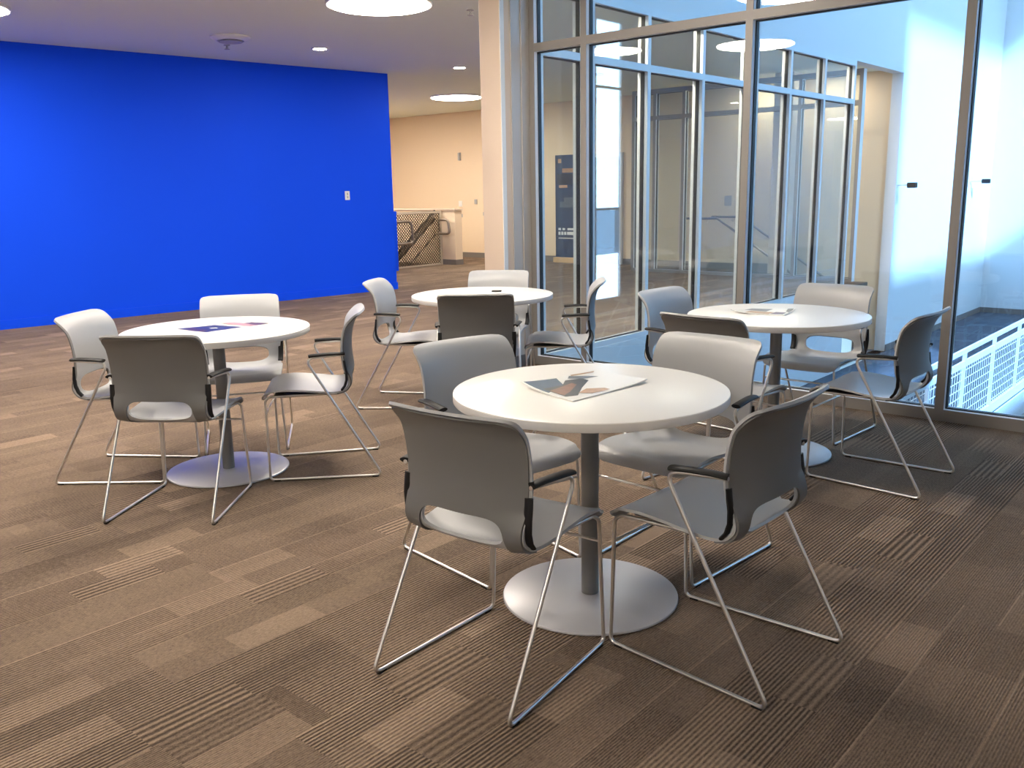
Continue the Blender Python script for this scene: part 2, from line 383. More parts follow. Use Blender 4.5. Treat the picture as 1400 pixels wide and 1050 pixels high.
disc_light(0.92, -7.45, 'added fill light, a large unseen disc behind the camera near the rear wall', r=.44)  # unseen, added to brighten the chair backs
disc_light(-10.2, 1.8, 'added fill light, a large disc unseen behind the blue wall')  # unseen, added to light the stair area
disc_light(-11.9, 5.9, 'added fill light, a large unseen disc close to the far hallway wall')  # unseen, added to brighten the beige hallway wall
disc_light(-12.6, 3.9, 'added fill light, a large unseen disc over the stairwell behind the blue wall')  # out of sight, added as extra light for the hallway end
def downlight(u, v, label, r=0.085):
    t = thing('downlight', label, 'downlight', on_ceiling(u, v), 0, 'small recessed downlights')
    bm = bmesh.new(); lathe(bm, [(r-.012, -.001), (r+.018, -.001), (r+.018, -.006), (r-.006, -.010), (r-.012, -.006), (r-.012, -.001)], 32); obj('trim_ring', bm, 'white_plastic', t, smooth=40)
    bm = bmesh.new(); lathe(bm, [(0, -.002), (r-.012, -.002), (r-.012, -.007), (0, -.008)], 32); obj('lens', bm, 'downlamp', t, smooth=40)
downlight(*k((-6.59, 1.38)), 'small bright recessed downlight in front of the blue wall')
downlight(*k((-6.66, 3.79)), 'small bright recessed downlight near the end of the blue wall')
for q, v_ in enumerate((.95, 2.2, 3.45, 4.7, 5.95)): downlight(-2.63, v_, 'added unseen fill light just behind the far glazing, number %s from its corner' % ('one', 'two', 'three', 'four', 'five')[q], r=.13)  # kept out of sight by the head rail, added to brighten the hallway
downlight(-3.3, 8.15, 'recessed downlight washing the beige wall at the end of the stair')
downlight(-4.4, 8.15, 'recessed downlight washing the beige wall above the stair handrails')
def air_diffuser(uu, vv, label):
  t = thing('air_diffuser', label, 'ceiling vent', on_ceiling(uu, vv), 0, 'round ceiling air diffusers')
  bm = bmesh.new(); lathe(bm, [(.12, -.001), (.205, -.001), (.205, -.012), (.150, -.045), (.140, -.045), (.12, -.02), (.12, -.001)], 40); obj('outer_cone', bm, 'white_plastic', t, smooth=50)
  bm = bmesh.new(); lathe(bm, [(0, -.030), (.075, -.030), (.125, -.052), (.120, -.058), (0, -.050)], 40); obj('inner_disc', bm, 'grey_plastic', t, smooth=50)
air_diffuser(*k((-6.58, 0.19)), 'round white ceiling air diffuser above the blue wall')
air_diffuser(-5.5, 5.35, 'round ceiling air diffuser in the hallway, seen through the glass')
def sprinkler(u, v, label):
    t = thing('sprinkler_head', label, 'sprinkler', on_ceiling(u, v), 0, 'ceiling sprinklers')
    bm = bmesh.new(); lathe(bm, [(0, 0), (.035, 0), (.033, -.008), (.012, -.010), (.010, -.032), (0, -.032)], 20); obj('body', bm, 'grey_plastic', t, smooth=40)
    bm = bmesh.new(); lathe(bm, [(0, -.045), (.030, -.045), (.030, -.049), (0, -.049)], 20); tube(bm, [(.012, 0, -.028), (.004, 0, -.046)], .004, 6); tube(bm, [(-.012, 0, -.028), (-.004, 0, -.046)], .004, 6); obj('deflector', bm, 'grey_plastic', t)
sprinkler(*k((-3.81, 0.99)), 'small sprinkler head on the ceiling right of the large light')
sprinkler(*k((-7.07, 0.454)), 'small sprinkler head on the ceiling just below the air diffuser')

# ------------------------------------------------------------------ chairs
def catmull(pts, n):
    out = []; P = [Vector(p) for p in pts]; P = [P[0]*2-P[1]] + P + [P[-1]*2-P[-2]]
    for i in range(1, len(P)-2):
        for j in range(12):
            t = j/12; a, b, c, d = P[i-1], P[i], P[i+1], P[i+2]
            out.append(0.5*((2*b) + (c-a)*t + (2*a-5*b+4*c-d)*t*t + (3*b-a-3*c+d)*t**3))
    out.append(P[-2])
    L = [0]
    for a, b in zip(out, out[1:]): L.append(L[-1]+(b-a).length)
    res = []; j = 0
    for i in range(n):
        s = L[-1]*i/(n-1)
        while j < len(L)-2 and L[j+1] < s: j += 1
        f = (s-L[j])/max(1e-9, L[j+1]-L[j]); res.append(out[j].lerp(out[j+1], f))
    return res, L[-1]
PROF = [(.272, .398), (.274, .416), (.262, .432), (.225, .443), (.150, .448), (.060, .441), (-.030, .430), (-.085, .426), (-.125, .437), (-.150, .468),
        (-.158, .510), (-.155, .560), (-.150, .620), (-.155, .690), (-.170, .752), (-.190, .790), (-.212, .812), (-.238, .822)]
def sm(a, b, x): t = max(0, min(1, (x-a)/(b-a))); return t*t*(3-2*t)
def sheet(prof_pts, hw, offs, nt_, nw, hole, cut, thick, mats, name):
    """bend a grid along the profile; hole(y,x,z)->F value (<1 is open); thickened along the normals"""
    C, L = catmull([(x, 0, z) for x, z in prof_pts], nt_)
    T = [(C[min(i+1, nt_-1)]-C[max(i-1, 0)]).normalized() for i in range(nt_)]
    bm = bmesh.new(); grid = []; plane = {}
    for i in range(nt_):
        row = []
        nrm = Vector((-T[i].z, 0, T[i].x))        # up for the seat, forward (+x)... for the back
        if T[i].z > 0: pass
        z = C[i].z; onback = sm(.44, .56, z) if C[i].x < -.1 else 0.0
        for j in range(nw+1):
            w = -1+2*j/nw; y = w*hw(i/(nt_-1), C[i])
            bend = 0.034*onback*w*w*(1-0.55*sm(.74, .83, z)) 
            lift = 0.010*(1-onback)*(abs(w)**3) - 0.006*(1-onback)*(1-w*w)
            p = C[i] + Vector((bend, 0, 0)) + Vector((0, 0, lift if C[i].x < .24 else lift*.3))
            v = bm.verts.new((p.x, y, p.z)); row.append(v); plane[v] = (y, i*L/(nt_-1))
        grid.append(row)
    keep = []
    for i in range(nt_-1):
        for j in range(nw):
            q = (grid[i][j], grid[i][j+1], grid[i+1][j+1], grid[i+1][j])
            cy = sum(plane[v][0] for v in q)/4; cs = sum(plane[v][1] for v in q)/4
            if hole and hole(cy, cs) < 1: continue
            f = bm.faces.new(q); f.smooth = True; keep.append(f)
    bmesh.ops.delete(bm, geom=[v for v in bm.verts if not v.link_faces], context='VERTS')
    if hole:   # pull the ragged rim of the opening onto its true outline, along the sheet
        lut_s = [i*L/(nt_-1) for i in range(nt_)]
        def place(y, s):
            fi = max(0, min(nt_-1.001, s/L*(nt_-1))); i = int(fi); f = fi-i
            def at(ii):
                h_ = hw(ii/(nt_-1), C[ii]); w = max(-1, min(1, y/h_)); fw = (w+1)/2*nw; jj = min(nw-1, int(fw)); return base[ii][jj].lerp(base[ii][jj+1], fw-jj)
            return at(i).lerp(at(min(nt_-1, i+1)), f)
        base = None
        coords = []
        for i in range(nt_):
            r = []
            z = C[i].z; onback = sm(.44, .56, z) if C[i].x < -.1 else 0.0
            for j in range(nw+1):
                w = -1+2*j/nw; bend = 0.034*onback*w*w*(1-0.55*sm(.74, .83, z)); lift = 0.010*(1-onback)*(abs(w)**3) - 0.006*(1-onback)*(1-w*w)
                r.append(Vector((C[i].x+bend, w*hw(i/(nt_-1), C[i]), C[i].z+(lift if C[i].x < .24 else lift*.3))))
            coords.append(r)
        base = coords
        for v in bm.verts:
            if v.is_boundary and v in plane:
                y, s = plane[v]; F = hole(y, s)
                if F < 1.9 and cut(y, s):
                    yc, s_c = cut.centre
                    lo, hi = .3, 3.0
                    for _ in range(30):
                        mid_ = (lo+hi)/2
                        if hole(yc+(y-yc)*mid_, s_c+(s-s_c)*mid_) < 1: lo = mid_
                        else: hi = mid_
                    v.co = place(yc+(y-yc)*hi, s_c+(s-s_c)*hi)
    bmesh.ops.recalc_face_normals(bm, faces=list(bm.faces)); bm.normal_update()
    # make normals point to the sitter's side (up on the seat, +x on the back)
    ref = max(bm.faces, key=lambda f: abs(f.normal.z) if f.calc_center_median().x > 0 else abs(f.normal.x)*.5)
    if (ref.normal.z if ref.calc_center_median().x > 0 else ref.normal.x) < 0: bmesh.ops.reverse_faces(bm, faces=list(bm.faces)); bm.normal_update()
    top = list(bm.verts); nn = {v: v.normal.copy() for v in top}; bot = {}
    for v in top:
        p = v.co.copy(); v.co = p + nn[v]*(-offs); bot[v] = bm.verts.new(p + nn[v]*(-offs-thick))
    bnd = [e for e in bm.edges if e.is_boundary]
    fs = list(bm.faces)
    for f in fs: bm.faces.new([bot[v] for v in reversed(f.verts)]).smooth = True
    for e in bnd:
        a, b = e.verts; f = bm.faces.new((a, b, bot[b], bot[a])); f.smooth = False
    return bm
NT, NW = 76, 44
_C, _L = catmull([(x, 0, z) for x, z in PROF], NT)
def arc(zq):   # arc length where the back reaches height zq
    for i in range(NT-1):
        if _C[i].x < -.1 and _C[i].z <= zq <= _C[i+1].z: return _L*(i+(zq-_C[i].z)/(_C[i+1].z-_C[i].z))/(NT-1)
    return _L
def shell_hw(t, c):
    s = t*_L; w = .208 + .010*sm(0.0, .12, s) 
    w -= .010*sm(.30, .42, s)*(1-sm(.50, .62, s))
    r = .040
    if s < r: w -= r - math.sqrt(max(0, r*r-(r-s)**2))*1.0 if s < r else 0
    r2 = .050; e = _L - s
    if e < r2: w -= r2 - math.sqrt(max(0, r2*r2-(r2-e)**2))
    return max(w, .06)
s0, s1 = arc(.446), arc(.528)
def slot(y, s):
    sc, hs = (s0+s1)/2, (s1-s0)/2
    return abs(y/.142)**4 + abs((s-sc)/hs)**3.2
class Near:
    def __init__(self, c, f): self.centre = c; self.f = f
    def __call__(self, y, s): return self.f(y, s)
shell_bm = sheet(PROF, shell_hw, 0.0, NT, NW, slot, Near((0, (s0+s1)/2), lambda y, s: abs(y) < .175 and s0-.03 < s < s1+.03), .009, 'shell', 'seat_shell')
# the darker outer back: the back part of the profile, notched open at the bottom
BPROF = [p for p in PROF if p[0] < -.08][:-1]
BPROF = BPROF[:-1] + [(-.206, .808), (-.222, .8165)]
_BC, _BL = catmull([(x, 0, z) for x, z in BPROF], 56)
def cover_hw(t, c):
    e = _BL*(1-t); w = .204 + .009*sm(.2, .9, t); r = .048
    if e < r: w -= r - math.sqrt(max(0, r*r-(r-e)**2))
    return max(w, .06)
def barc(zq):
    for i in range(55):
        if _BC[i].z <= zq <= _BC[i+1].z: return _BL*(i+(zq-_BC[i].z)/(_BC[i+1].z-_BC[i].z))/55
    return 0
bs1 = barc(.522)
def notch(y, s):
    return abs(y/.152)**5 + (abs(s/bs1)**5 if s > 0 else 0)
cover_bm = sheet(BPROF, cover_hw, .0105, 56, NW, notch, Near((0, 0.0), lambda y, s: abs(y) < .185 and s < bs1+.03), .006, 'cover', 'back_cover')

def make_chair(label):
    t = thing('armchair', label, 'chair')
    obj('seat_shell', shell_bm, 'shell', t, smooth=50)
    obj('back_cover', cover_bm, 'cover', t, smooth=50)
    for s in (-1, 1):
        bm = bmesh.new()
        path = fillet([(-.09, s*.165, .417), (.235, s*.190, .420), (.259, s*.197, .405), (.259, s*.215, .0065), (-.290, s*.244, .0065), (.055, s*.243, .612), (-.135, s*.222, .620)],
                      [0, .02, .03, .022, .022, .032, 0], 6)
        tube(bm, path, .0062, 10)
        f = obj('side_frame', bm, 'steel', t, smooth=60)
        for x, y in ((.225, .2168), (-.255, .2422)):
            bm = bmesh.new(); rbox(bm, x-.016, x+.016, s*y-.0075, s*y+.0075, 0.0, .006, r=.002); obj('glide', bm, 'black', f)
        bm = bmesh.new()
        pts = [(.034, s*.241, .6225), (.028, s*.241, .624), (-.03, s*.236, .6275), (-.09, s*.229, .6285), (-.128, s*.2235, .626), (-.134, s*.222, .625)]
        tube(bm, pts, .0185, 14, .0080, up=(0, 0, 1)); obj('arm_pad', bm, 'black', t, smooth=50)
        bm = bmesh.new()
        pts = [(-.112, s*.206, .442), (-.128, s*.2085, .462), (-.138, s*.211, .492), (-.139, s*.213, .530), (-.134, s*.213, .565), (-.131, s*.212, .590)]
        tube(bm, pts, .0065, 10, .015, up=(0, 1, 0)); obj('side_bracket', bm, 'black', t, smooth=50)
    bm = bmesh.new(); tube(bm, [(.2595, -.199, .335), (.2595, .199, .335)], .005, 8); obj('stretcher', bm, 'steel', t, smooth=60)
    bm = bmesh.new(); box(bm, -.10, .22, -.150, .150, .412, .417); obj('seat_support', bm, 'cover', t)
    return t
def dup(root, loc, rz, label):
    r = root.copy(); COL.objects.link(r); r.location = loc; r.rotation_euler = (0, 0, rz); r['label'] = label
    for ch in list(root.children):
        c = ch.copy(); COL.objects.link(c); c.parent = r
        for g in ch.children:
            d = g.copy(); COL.objects.link(d); d.parent = c
    return r
CH = [
 ((-.056, 2.486), 53.9, 'nearest grey armchair, dark back to the viewer, on the left of the closest table'),
 ((.628, 2.546), 136.7, 'grey armchair with charcoal back on the near right of the closest table'),
 ((.637, 3.278), 227.3, 'pale grey armchair facing the viewer, behind the closest table on its right'),
 ((-.078, 3.296), -52.0, 'pale grey armchair facing the viewer, behind the closest table on its left'),
 ((-1.517, 3.949), 85.5, 'grey armchair showing its dark back, in front of the table by the blue wall'),
 ((-1.973, 4.485), -3.8, 'leftmost grey armchair in the picture, facing right towards the table by the blue wall'),
 ((-.978, 4.504), 188.3, 'light armchair in profile facing left, right of the table by the blue wall'),
 ((-1.522, 5.005), -76.4, 'pale armchair against the blue wall, behind the table with navy flyers'),
 ((-.704, 5.940), -9.0, 'light armchair in profile facing right, left of the rearmost table'),
 ((.372, 5.752), 174.8, 'blue-lit armchair in profile facing left, between the rearmost table and the glass'),
 ((-.192, 5.259), 87.9, 'dark-backed armchair in front of the rearmost table, its seat hidden'),
 ((-.106, 6.327), -98.1, 'grey armchair behind the rearmost table, beside the column'),
 ((1.763, 4.169), 137.9, 'rightmost armchair, charcoal back, at the table beside the glass partition'),
 ((1.742, 5.013), -131.6, 'grey armchair facing the viewer, between the right table and the glass'),
 ((1.002, 4.979), -44.1, 'bluish pale armchair on the left behind the table beside the glass'),
 ((.991, 4.183), 45.9, 'dark-backed armchair half hidden in front of the table beside the glass'),
]
chair0 = None
for (xy, a, lab) in CH:
    if chair0 is None:
        chair0 = make_chair(lab); chair0['group'] = 'armchairs around the round tables'
        chair0.location = (*xy, 0); chair0.rotation_euler = (0, 0, math.radians(a))
    else: dup(chair0, (*xy, 0), math.radians(a), lab)

# ------------------------------------------------------------------ tables
TH = 0.737; RT = 0.4546
def make_table(label):
    t = thing('round_table', label, 'table', group='round white cafe tables')
    bm = bmesh.new(); lathe(bm, [(0, TH), (RT-.004, TH), (RT-.001, TH-.001), (RT, TH-.004), (RT, TH-.026), (RT-.002, TH-.029), (RT-.006, TH-.030), (0, TH-.030)], 96, [0, 0, 0, 1, 1, 1, 1])
    obj('tabletop', bm, ['laminate', 'edge'], t, smooth=40)
    bm = bmesh.new(); lathe(bm, [(0, TH-.0302), (.062, TH-.0302), (.062, TH-.036), (.045, TH-.050), (.032, TH-.052), (0, TH-.052)], 32); obj('mounting_hub', bm, 'black', t, smooth=40)
    bm = bmesh.new(); lathe(bm, [(0, TH-.0522), (.030, TH-.0522), (.030, .0145), (0, .0145)], 32); obj('pedestal', bm, 'post', t, smooth=40)
    bm = bmesh.new(); lathe(bm, [(0, .0142), (.030, .0142), (.297, .0122), (.302, .0105), (.3035, .007), (.3035, .004), (.299, .003), (0, .003)], 80); b = obj('base', bm, 'plate', t, smooth=40)
    bm = bmesh.new(); lathe(bm, [(.270, 0), (.292, 0), (.292, .0028), (.270, .0028), (.270, 0)], 64); obj('foot_ring', bm, 'black', b)
    return t
TB = [((.258, 2.909), 'closest round white table, in the front centre with an open magazine'),
      ((-1.4705, 4.4548), 'round white table by the blue wall, with navy and pink flyers'),
      ((-.1798, 5.7789), 'rearmost round white table, near the column and glass corner'),
      ((1.3721, 4.5922), 'round white table at the right, beside the glass partition')]
tab0 = None
for xy, lab in TB:
    if tab0 is None: tab0 = make_table(lab); tab0.location = (*xy, 0)
    else: dup(tab0, (*xy, 0), 0, lab)

# ------------------------------------------------------------------ printed matter on the tables
def quadmap(c, s, t):   # c: left, front, right, back corners; (s,t) in 0..1 -> point
    L_, F_, R_, K_ = [Vector(p) for p in c]
    return (L_*(1-s)*(1-t) + F_*s*(1-t) + R_*s*t + K_*(1-s)*t)
def leaflet(name, label, cat, corners, thick, prints, group=None, curl=0.0):
    """corners (left, front, right, back) in world xy; prints: (part name, material, outline in s,t)"""
    z = TH+.0004; c = sum((Vector(p) for p in corners), Vector((0, 0)))/4
    t = thing(name, label, cat, (c.x, c.y, z), 0, group)
    n = 14; bm = bmesh.new(); g = []
    def lift(s, t_): return curl*((1-s)**4*(1-t_)**2 + .8*s**3*t_**5 + .5*(1-s)**3*(1-t_)**3)
    for i in range(n+1):
        row = []
        for j in range(n+1):
            p = quadmap(corners, i/n, j/n)-c; row.append((p.x, p.y, lift(i/n, j/n)))
        g.append(row)
    up = [[bm.verts.new((x, y, q+thick)) for x, y, q in r] for r in g]; dn = [[bm.verts.new((x, y, q)) for x, y, q in r] for r in g]
    for i in range(n):
        for j in range(n):
            bm.faces.new((up[i][j], up[i+1][j], up[i+1][j+1], up[i][j+1])).smooth = True; bm.faces.new((dn[i][j], dn[i][j+1], dn[i+1][j+1], dn[i+1][j])).smooth = True
    for i in range(n):
        for a, b in (((i, 0), (i+1, 0)), ((i, n), (i+1, n)), ((0, i), (0, i+1)), ((n, i), (n, i+1))):
            bm.faces.new((up[a[0]][a[1]], up[b[0]][b[1]], dn[b[0]][b[1]], dn[a[0]][a[1]]))
    obj('pages', bm, 'paper', t, smooth=40)
    for order, (nm, mat, poly) in enumerate(prints):
        bm = bmesh.new(); m_ = 10; C = sum((Vector(p) for p in poly), Vector((0, 0)))/len(poly)
        ring = []
        for i in range(len(poly)):
            a, b = Vector(poly[i]), Vector(poly[(i+1) % len(poly)])
            for q in range(4): ring.append(a.lerp(b, q/4))
        layers = []
        for kk in (1.0, .66, .33):
            layers.append([bm.verts.new(((p := quadmap(corners, *(C+(r-C)*kk))-c).x, p.y, lift(*(C+(r-C)*kk))+thick+.0003+.00025*order)) for r in ring])
        for X, Y in zip(layers, layers[1:]):
            for i in range(len(ring)): bm.faces.new((X[i], X[(i+1) % len(ring)], Y[(i+1) % len(ring)], Y[i])).smooth = True
        bm.faces.new(layers[-1]).smooth = True
        obj(nm, bm, mat, t)
    return t
leaflet('magazine', 'open magazine with a rust and blue photo on the closest table', 'magazine', [(.030, 2.945), (.188, 2.720), (.461, 2.990), (.307, 3.215)], .004,
        [('printed_photo', 'sky_ink', [(.02, .02), (.52, .02), (.40, .30), (.05, .42)]),
         ('printed_photo', 'umber', [(.34, .06), (.80, .05), (.86, .16), (.62, .38), (.40, .62), (.26, .62), (.20, .44), (.36, .30)]),
         ('printed_photo', 'rust', [(.46, .07), (.74, .07), (.66, .20), (.46, .42), (.36, .42), (.42, .24)]),
         ('printed_photo', 'tan_ink', [(.78, .22), (.92, .30), (.94, .52), (.84, .52), (.70, .38)]),
         ('printed_photo', 'slate_ink', [(.06, .58), (.16, .50), (.30, .62), (.34, .80), (.22, .74)]),
         ('printed_photo', 'tan_ink', [(.03, .62), (.08, .60), (.12, .88), (.08, .92)])], curl=.012)
leaflet('flyer', 'navy flyer on the table by the blue wall', 'flyer', [(-1.665, 4.440), (-1.470, 4.318), (-1.330, 4.470), (-1.520, 4.580)], .0015,
        [('printed_field', 'navy', [(.01, .01), (.93, .01), (.93, .985), (.01, .985)]), ('printed_photo', 'plum', [(.10, .06), (.80, .06), (.70, .25), (.15, .30)]),
         ('white_mark', 'paper', [(.42, .50), (.54, .46), (.60, .60), (.48, .64)])], 'flyers on the table by the blue wall', curl=.003)
leaflet('flyer', 'pink and plum flyer lying right of the navy flyer', 'flyer', [(-1.500, 4.610), (-1.315, 4.500), (-1.245, 4.590), (-1.420, 4.700)], .0015,
        [('printed_field', 'pink', [(.02, .02), (.98, .02), (.98, .62), (.02, .62)]), ('printed_photo', 'plum', [(.40, .55), (.98, .40), (.98, .98), (.40, .98)])], 'flyers on the table by the blue wall', curl=.004)
leaflet('magazine', 'magazine with a pink and purple cover on the table beside the glass', 'magazine', [(1.150, 4.668), (1.385, 4.520), (1.500, 4.708), (1.300, 4.850)], .004,
        [('printed_photo', 'tan_ink', [(.25, .05), (.70, .04), (.72, .40), (.25, .40)]), ('printed_photo', 'slate_ink', [(.10, .45), (.55, .42), (.55, .90), (.12, .80)]),
         ('printed_photo', 'plum', [(.72, .10), (.95, .12), (.95, .45), (.74, .45)]), ('printed_photo', 'umber', [(.90, .60), (.98, .50), (.98, .98), (.85, .98)])], curl=.010)
bm = bmesh.new(); rbox(bm, -.032, .032, -.018, .018, 0, .008, r=.003)
o = obj('handheld_device', bm, 'black'); o.location = (-.089, 5.905, TH+.0005); o.rotation_euler = (0, 0, -.1)
tag(o, 'small flat dark object on the rearmost table', 'device')

# ------------------------------------------------------------------ wall fittings
def wallplate(name, label, cat, M4, w, h, d=.008, mat='white_plastic', toggles=0, group=None):
    t = thing(name, label, cat, (0, 0, 0), 0, group); t.matrix_world = M4
    bm = bmesh.new(); rbox(bm, -w/2, w/2, -d, 0, -h/2, h/2, r=.002); obj('cover_plate', bm, mat, t)
    for i in range(toggles):
        z = (i-(toggles-1)/2)*.045; bm = bmesh.new(); rbox(bm, -.009, .009, -d-.005, -d+.001, z-.015, z+.015, r=.0015); obj('toggle', bm, 'grey_plastic', t)
    return t
wallplate('light_switch', 'white double switch plate on the blue wall', 'light switch', RB @ Matrix.Translation((-.765, 0, 1.36)), .075, .120, toggles=2)
def hw(u, z): return RUV @ Matrix.Translation((u, VH, z))
wallplate('fire_strobe', 'small dark alarm strobe high on the beige hallway wall', 'alarm', hw(-11.33, 2.11), .05, .16, .05, 'grey_plastic')
wallplate('thermostat', 'small white thermostat on the beige wall above the stair wall corner', 'thermostat', hw(-11.35, 1.13), .09, .12, .02)
wallplate('call_button', 'small pale square device on the beige wall nearest the column', 'call button', hw(-10.90, 1.17), .07, .10, .02, 'grey_plastic')
wallplate('socket_plate', 'small brown plate under the thermostat on the beige wall', 'wall plate', hw(-11.33, .88), .05, .07, .01, 'grey_plastic', group='plates on the hallway wall')
wallplate('socket_plate', 'small brown plate at the right edge of the beige wall by the column', 'wall plate', hw(-10.68, .92), .05, .07, .01, 'grey_plastic', group='plates on the hallway wall')
wallplate('wall_sign', 'small grey sign above the stair handrail, behind the glass', 'sign', hw(-5.06, 1.15), .13, .17, .012, 'grey_plastic')

# door in the hallway wall
d = struct_root('door_1', RUV @ Matrix.Translation((-7.60, VH, 0)))
part('door_leaf', 'door', d, (-.36, .36, -.03, 0, 0.01, 1.97), r=.002)
part('door_frame', 'jamb', d, (-.42, -.36, -.05, 0, 0, 2.03), (.36, .42, -.05, 0, 0, 2.03), (-.36, .36, -.05, 0, 1.97, 2.03))
bm = bmesh.new(); tube(bm, fillet([(.29, -.03, 1.0), (.29, -.08, 1.0), (.18, -.08, 1.0)], .015), .008); obj('door_handle', bm, 'steel', d)

# banner beside it
t = thing('roll_up_banner', 'tall navy roll-up banner leaning by the hallway wall, seen through the glass', 'banner', W(-8.36, 8.42), ANG)
bm = bmesh.new(); box(bm, -.27, .27, -.006, .006, .10, 2.03); o = obj('banner_sheet', bm, 'navy_banner', t)
bm = bmesh.new(); rbox(bm, -.29, .29, -.07, .07, 0, .10, r=.008); obj('stand', bm, 'wood', t)
for nm, mat, bs in (('white_text', 'paper', [(-.20, -.14, .62, .66), (-.10, -.04, .62, .66), (.02, .20, .62, .66), (-.20, -.15, .53, .59), (-.13, -.08, .53, .59), (-.06, -.01, .53, .59), (.01, .19, .53, .59), (-.20, .20, .46, .475)]),
                    ('printed_photo', 'slate_ink', [(-.16, .24, 1.05, 1.16), (-.06, .20, 1.16, 1.24)]),
                    ('printed_photo', 'tan_ink', [(-.20, -.12, 1.88, 1.96), (-.10, .18, 1.70, 1.78), (-.18, .02, 1.42, 1.47)]),
                    ('printed_photo', 'umber', [(-.22, .22, 1.48, 1.68)])):
    bm = bmesh.new()
    for x0, x1, z0, z1 in bs: box(bm, x0, x1, -.0085, -.0062, z0, z1)
    obj(nm, bm, mat, t)

# ------------------------------------------------------------------ stairs beside the far glazing
bm = bmesh.new(); N_ST = 6; rise = -LOW/N_ST; tread = .30
for i in range(N_ST):
    box(bm, SU0+i*tread if i else SU0, SU0+(i+1)*tread, SV0, SV1-.001, LOW-.2, -rise*(i+1))
box(bm, SU0+N_ST*tread, -2.3, SV0, SV1-.001, LOW-.2, LOW)
struct('stairs', bm, 'carpet_low')
ubox('wall_stair', 'beige', (SU0, -2.47, SV0-.02, SV0, LOW-.2, -.001))
bm = bmesh.new()
box(bm, SU0-.12, SU0, VH-.014, VH-.001, 0, .16)
for i in range(N_ST): box(bm, SU0+i*tread, SU0+(i+1)*tread, VH-.014, VH-.001, -rise*(i+1), -rise*i+.12)
struct('baseboard_stair', bm, 'base_grey')
def handrail(label, v, side):
    t = thing('handrail', label, 'handrail', W(SU0, v, 0), ANG, 'handrails down the stairs behind the glass')
    sl = -rise/tread
    bm = bmesh.new(); tube(bm, fillet([(-.75, side*.06, .885), (-.62, 0, .885), (-.18, 0, .885), (1.75, 0, .885+sl*1.93)], .06), .019, 12); obj('rail', bm, 'rail_grey', t, smooth=60)
    for x in (-.35, .45, 1.25):
        z = .885 + (0 if x < -.18 else sl*(x+.18)); bm = bmesh.new(); tube(bm, fillet([(x, 0, z-.012), (x, 0, z-.06), (x, side*.06, z-.075)], .02), .006, 8); obj('bracket', bm, 'steel', t)
handrail('wall handrail sloping down beside the stair on the far beige wall', VH-.07, 1)
handrail('nearer handrail sloping down the stair just behind the second glazing', SV0+.10, -1)

# ------------------------------------------------------------------ stairwell behind the blue wall
ubox('wall_half', 'beige', (-10.30, -9.93, 6.95, 7.14, 0.0, 1.04), (-11.92, -10.30, 6.95, 7.14, 0.0, 1.04), (-12.07, -11.92, 4.2, 7.14, -2.5, 1.04))
ubox('trim_2', 'column', (-12.09, -9.91, 6.93, 7.16, 1.04, 1.065), (-12.09, -11.90, 4.2, 6.93, 1.04, 1.065))
ubox('baseboard_half', 'base_grey', (-10.30, -9.918, 6.938, 6.95, 0, .10), (-9.93, -9.918, 6.95, 7.14, 0, .10))
ubox('wall_pit', 'beige', (-11.92, -10.30, 6.93, 6.95, -2.5, 0.0), (-11.92, -10.30, 4.2, 4.4, -2.5, 0.0), (-10.32, -10.30, 4.4, 6.93, -2.5, -.2), (-11.92, -10.3, 4.2, 7.0, -2.6, -2.5))
t = thing('stair_guard', 'tan metal stair guard of diagonal mesh behind the blue wall', 'guardrail', W(-10.30, 5.7, 0), ANG)
part('post', 'tan_metal', t, (-.025, .025, 1.19, 1.24, 0, 1.03))
part('post', 'tan_metal', t, (-.025, .025, -.90, -.85, 0, 1.03))
part('base_rail', 'tan_metal', t, (-.012, .012, -.85, 1.19, 0.0, .03))
part('top_rail', 'tan_metal', t, (-.02, .02, -.85, 1.19, .99, 1.03))
bm = bmesh.new()
L0, L1, z0, z1, st = -.85, 1.19, .03, .99, .062
for sgn in (1, -1):
    c = -3.0
    while c < 4.0:
        # y + sgn*z = c clipped to the panel
        pts = []
        ya, yb = c-sgn*z0, c-sgn*z1
        lo, hi = (min(ya, yb), max(ya, yb)); lo, hi = max(lo, L0), min(hi, L1)
        if hi-lo > .02:
            za, zb = (c-lo)*sgn, (c-hi)*sgn
            tube(bm, [(sgn*.004, lo, za), (sgn*.004, hi, zb)], .010, 4)
        c += st
obj('mesh_infill', bm, 'brown_metal', t)
def inclined(name, mat, parent, y0, za, y1, zb, r, x): 
    bm = bmesh.new(); tube(bm, [(x, y0, za), (x, y1, zb)], r, 10); return obj(name, bm, mat, parent, smooth=60)
t = thing('stair_handrail', 'pair of dark and tan rails sloping down behind the mesh guard', 'handrail', W(-10.42, 5.7, 0), ANG, 'handrails of the stair behind the blue wall')
inclined('rail', 'dark_metal', t, 1.20, 1.03, -.30, -.09, .022, 0)
inclined('stringer', 'tan_metal', t, 1.20, .96, -.30, -.16, .035, .01)
inclined('rail', 'dark_metal', t, 1.20, .88, -.30, -.24, .018, 0)
inclined('rail', 'dark_metal', t, 1.20, .58, -.10, -.40, .012, 0)
t = thing('stair_handrail', 'looped handrail end returning to the stair post by the half wall', 'handrail', W(-10.15, 6.90, 0), ANG, 'handrails of the stair behind the blue wall')
bm = bmesh.new(); tube(bm, fillet([(-.12, -.06, .86), (.14, -.06, .86), (.19, -.06, .60), (-.12, -.06, .60)], .08), .024, 12); obj('rail_loop', bm, 'rail_metal', t, smooth=60)
t = thing('stair_handrail', 'looped handrail end beside the low blue wall', 'handrail', W(-10.15, 5.62, 0), ANG, 'handrails of the stair behind the blue wall')
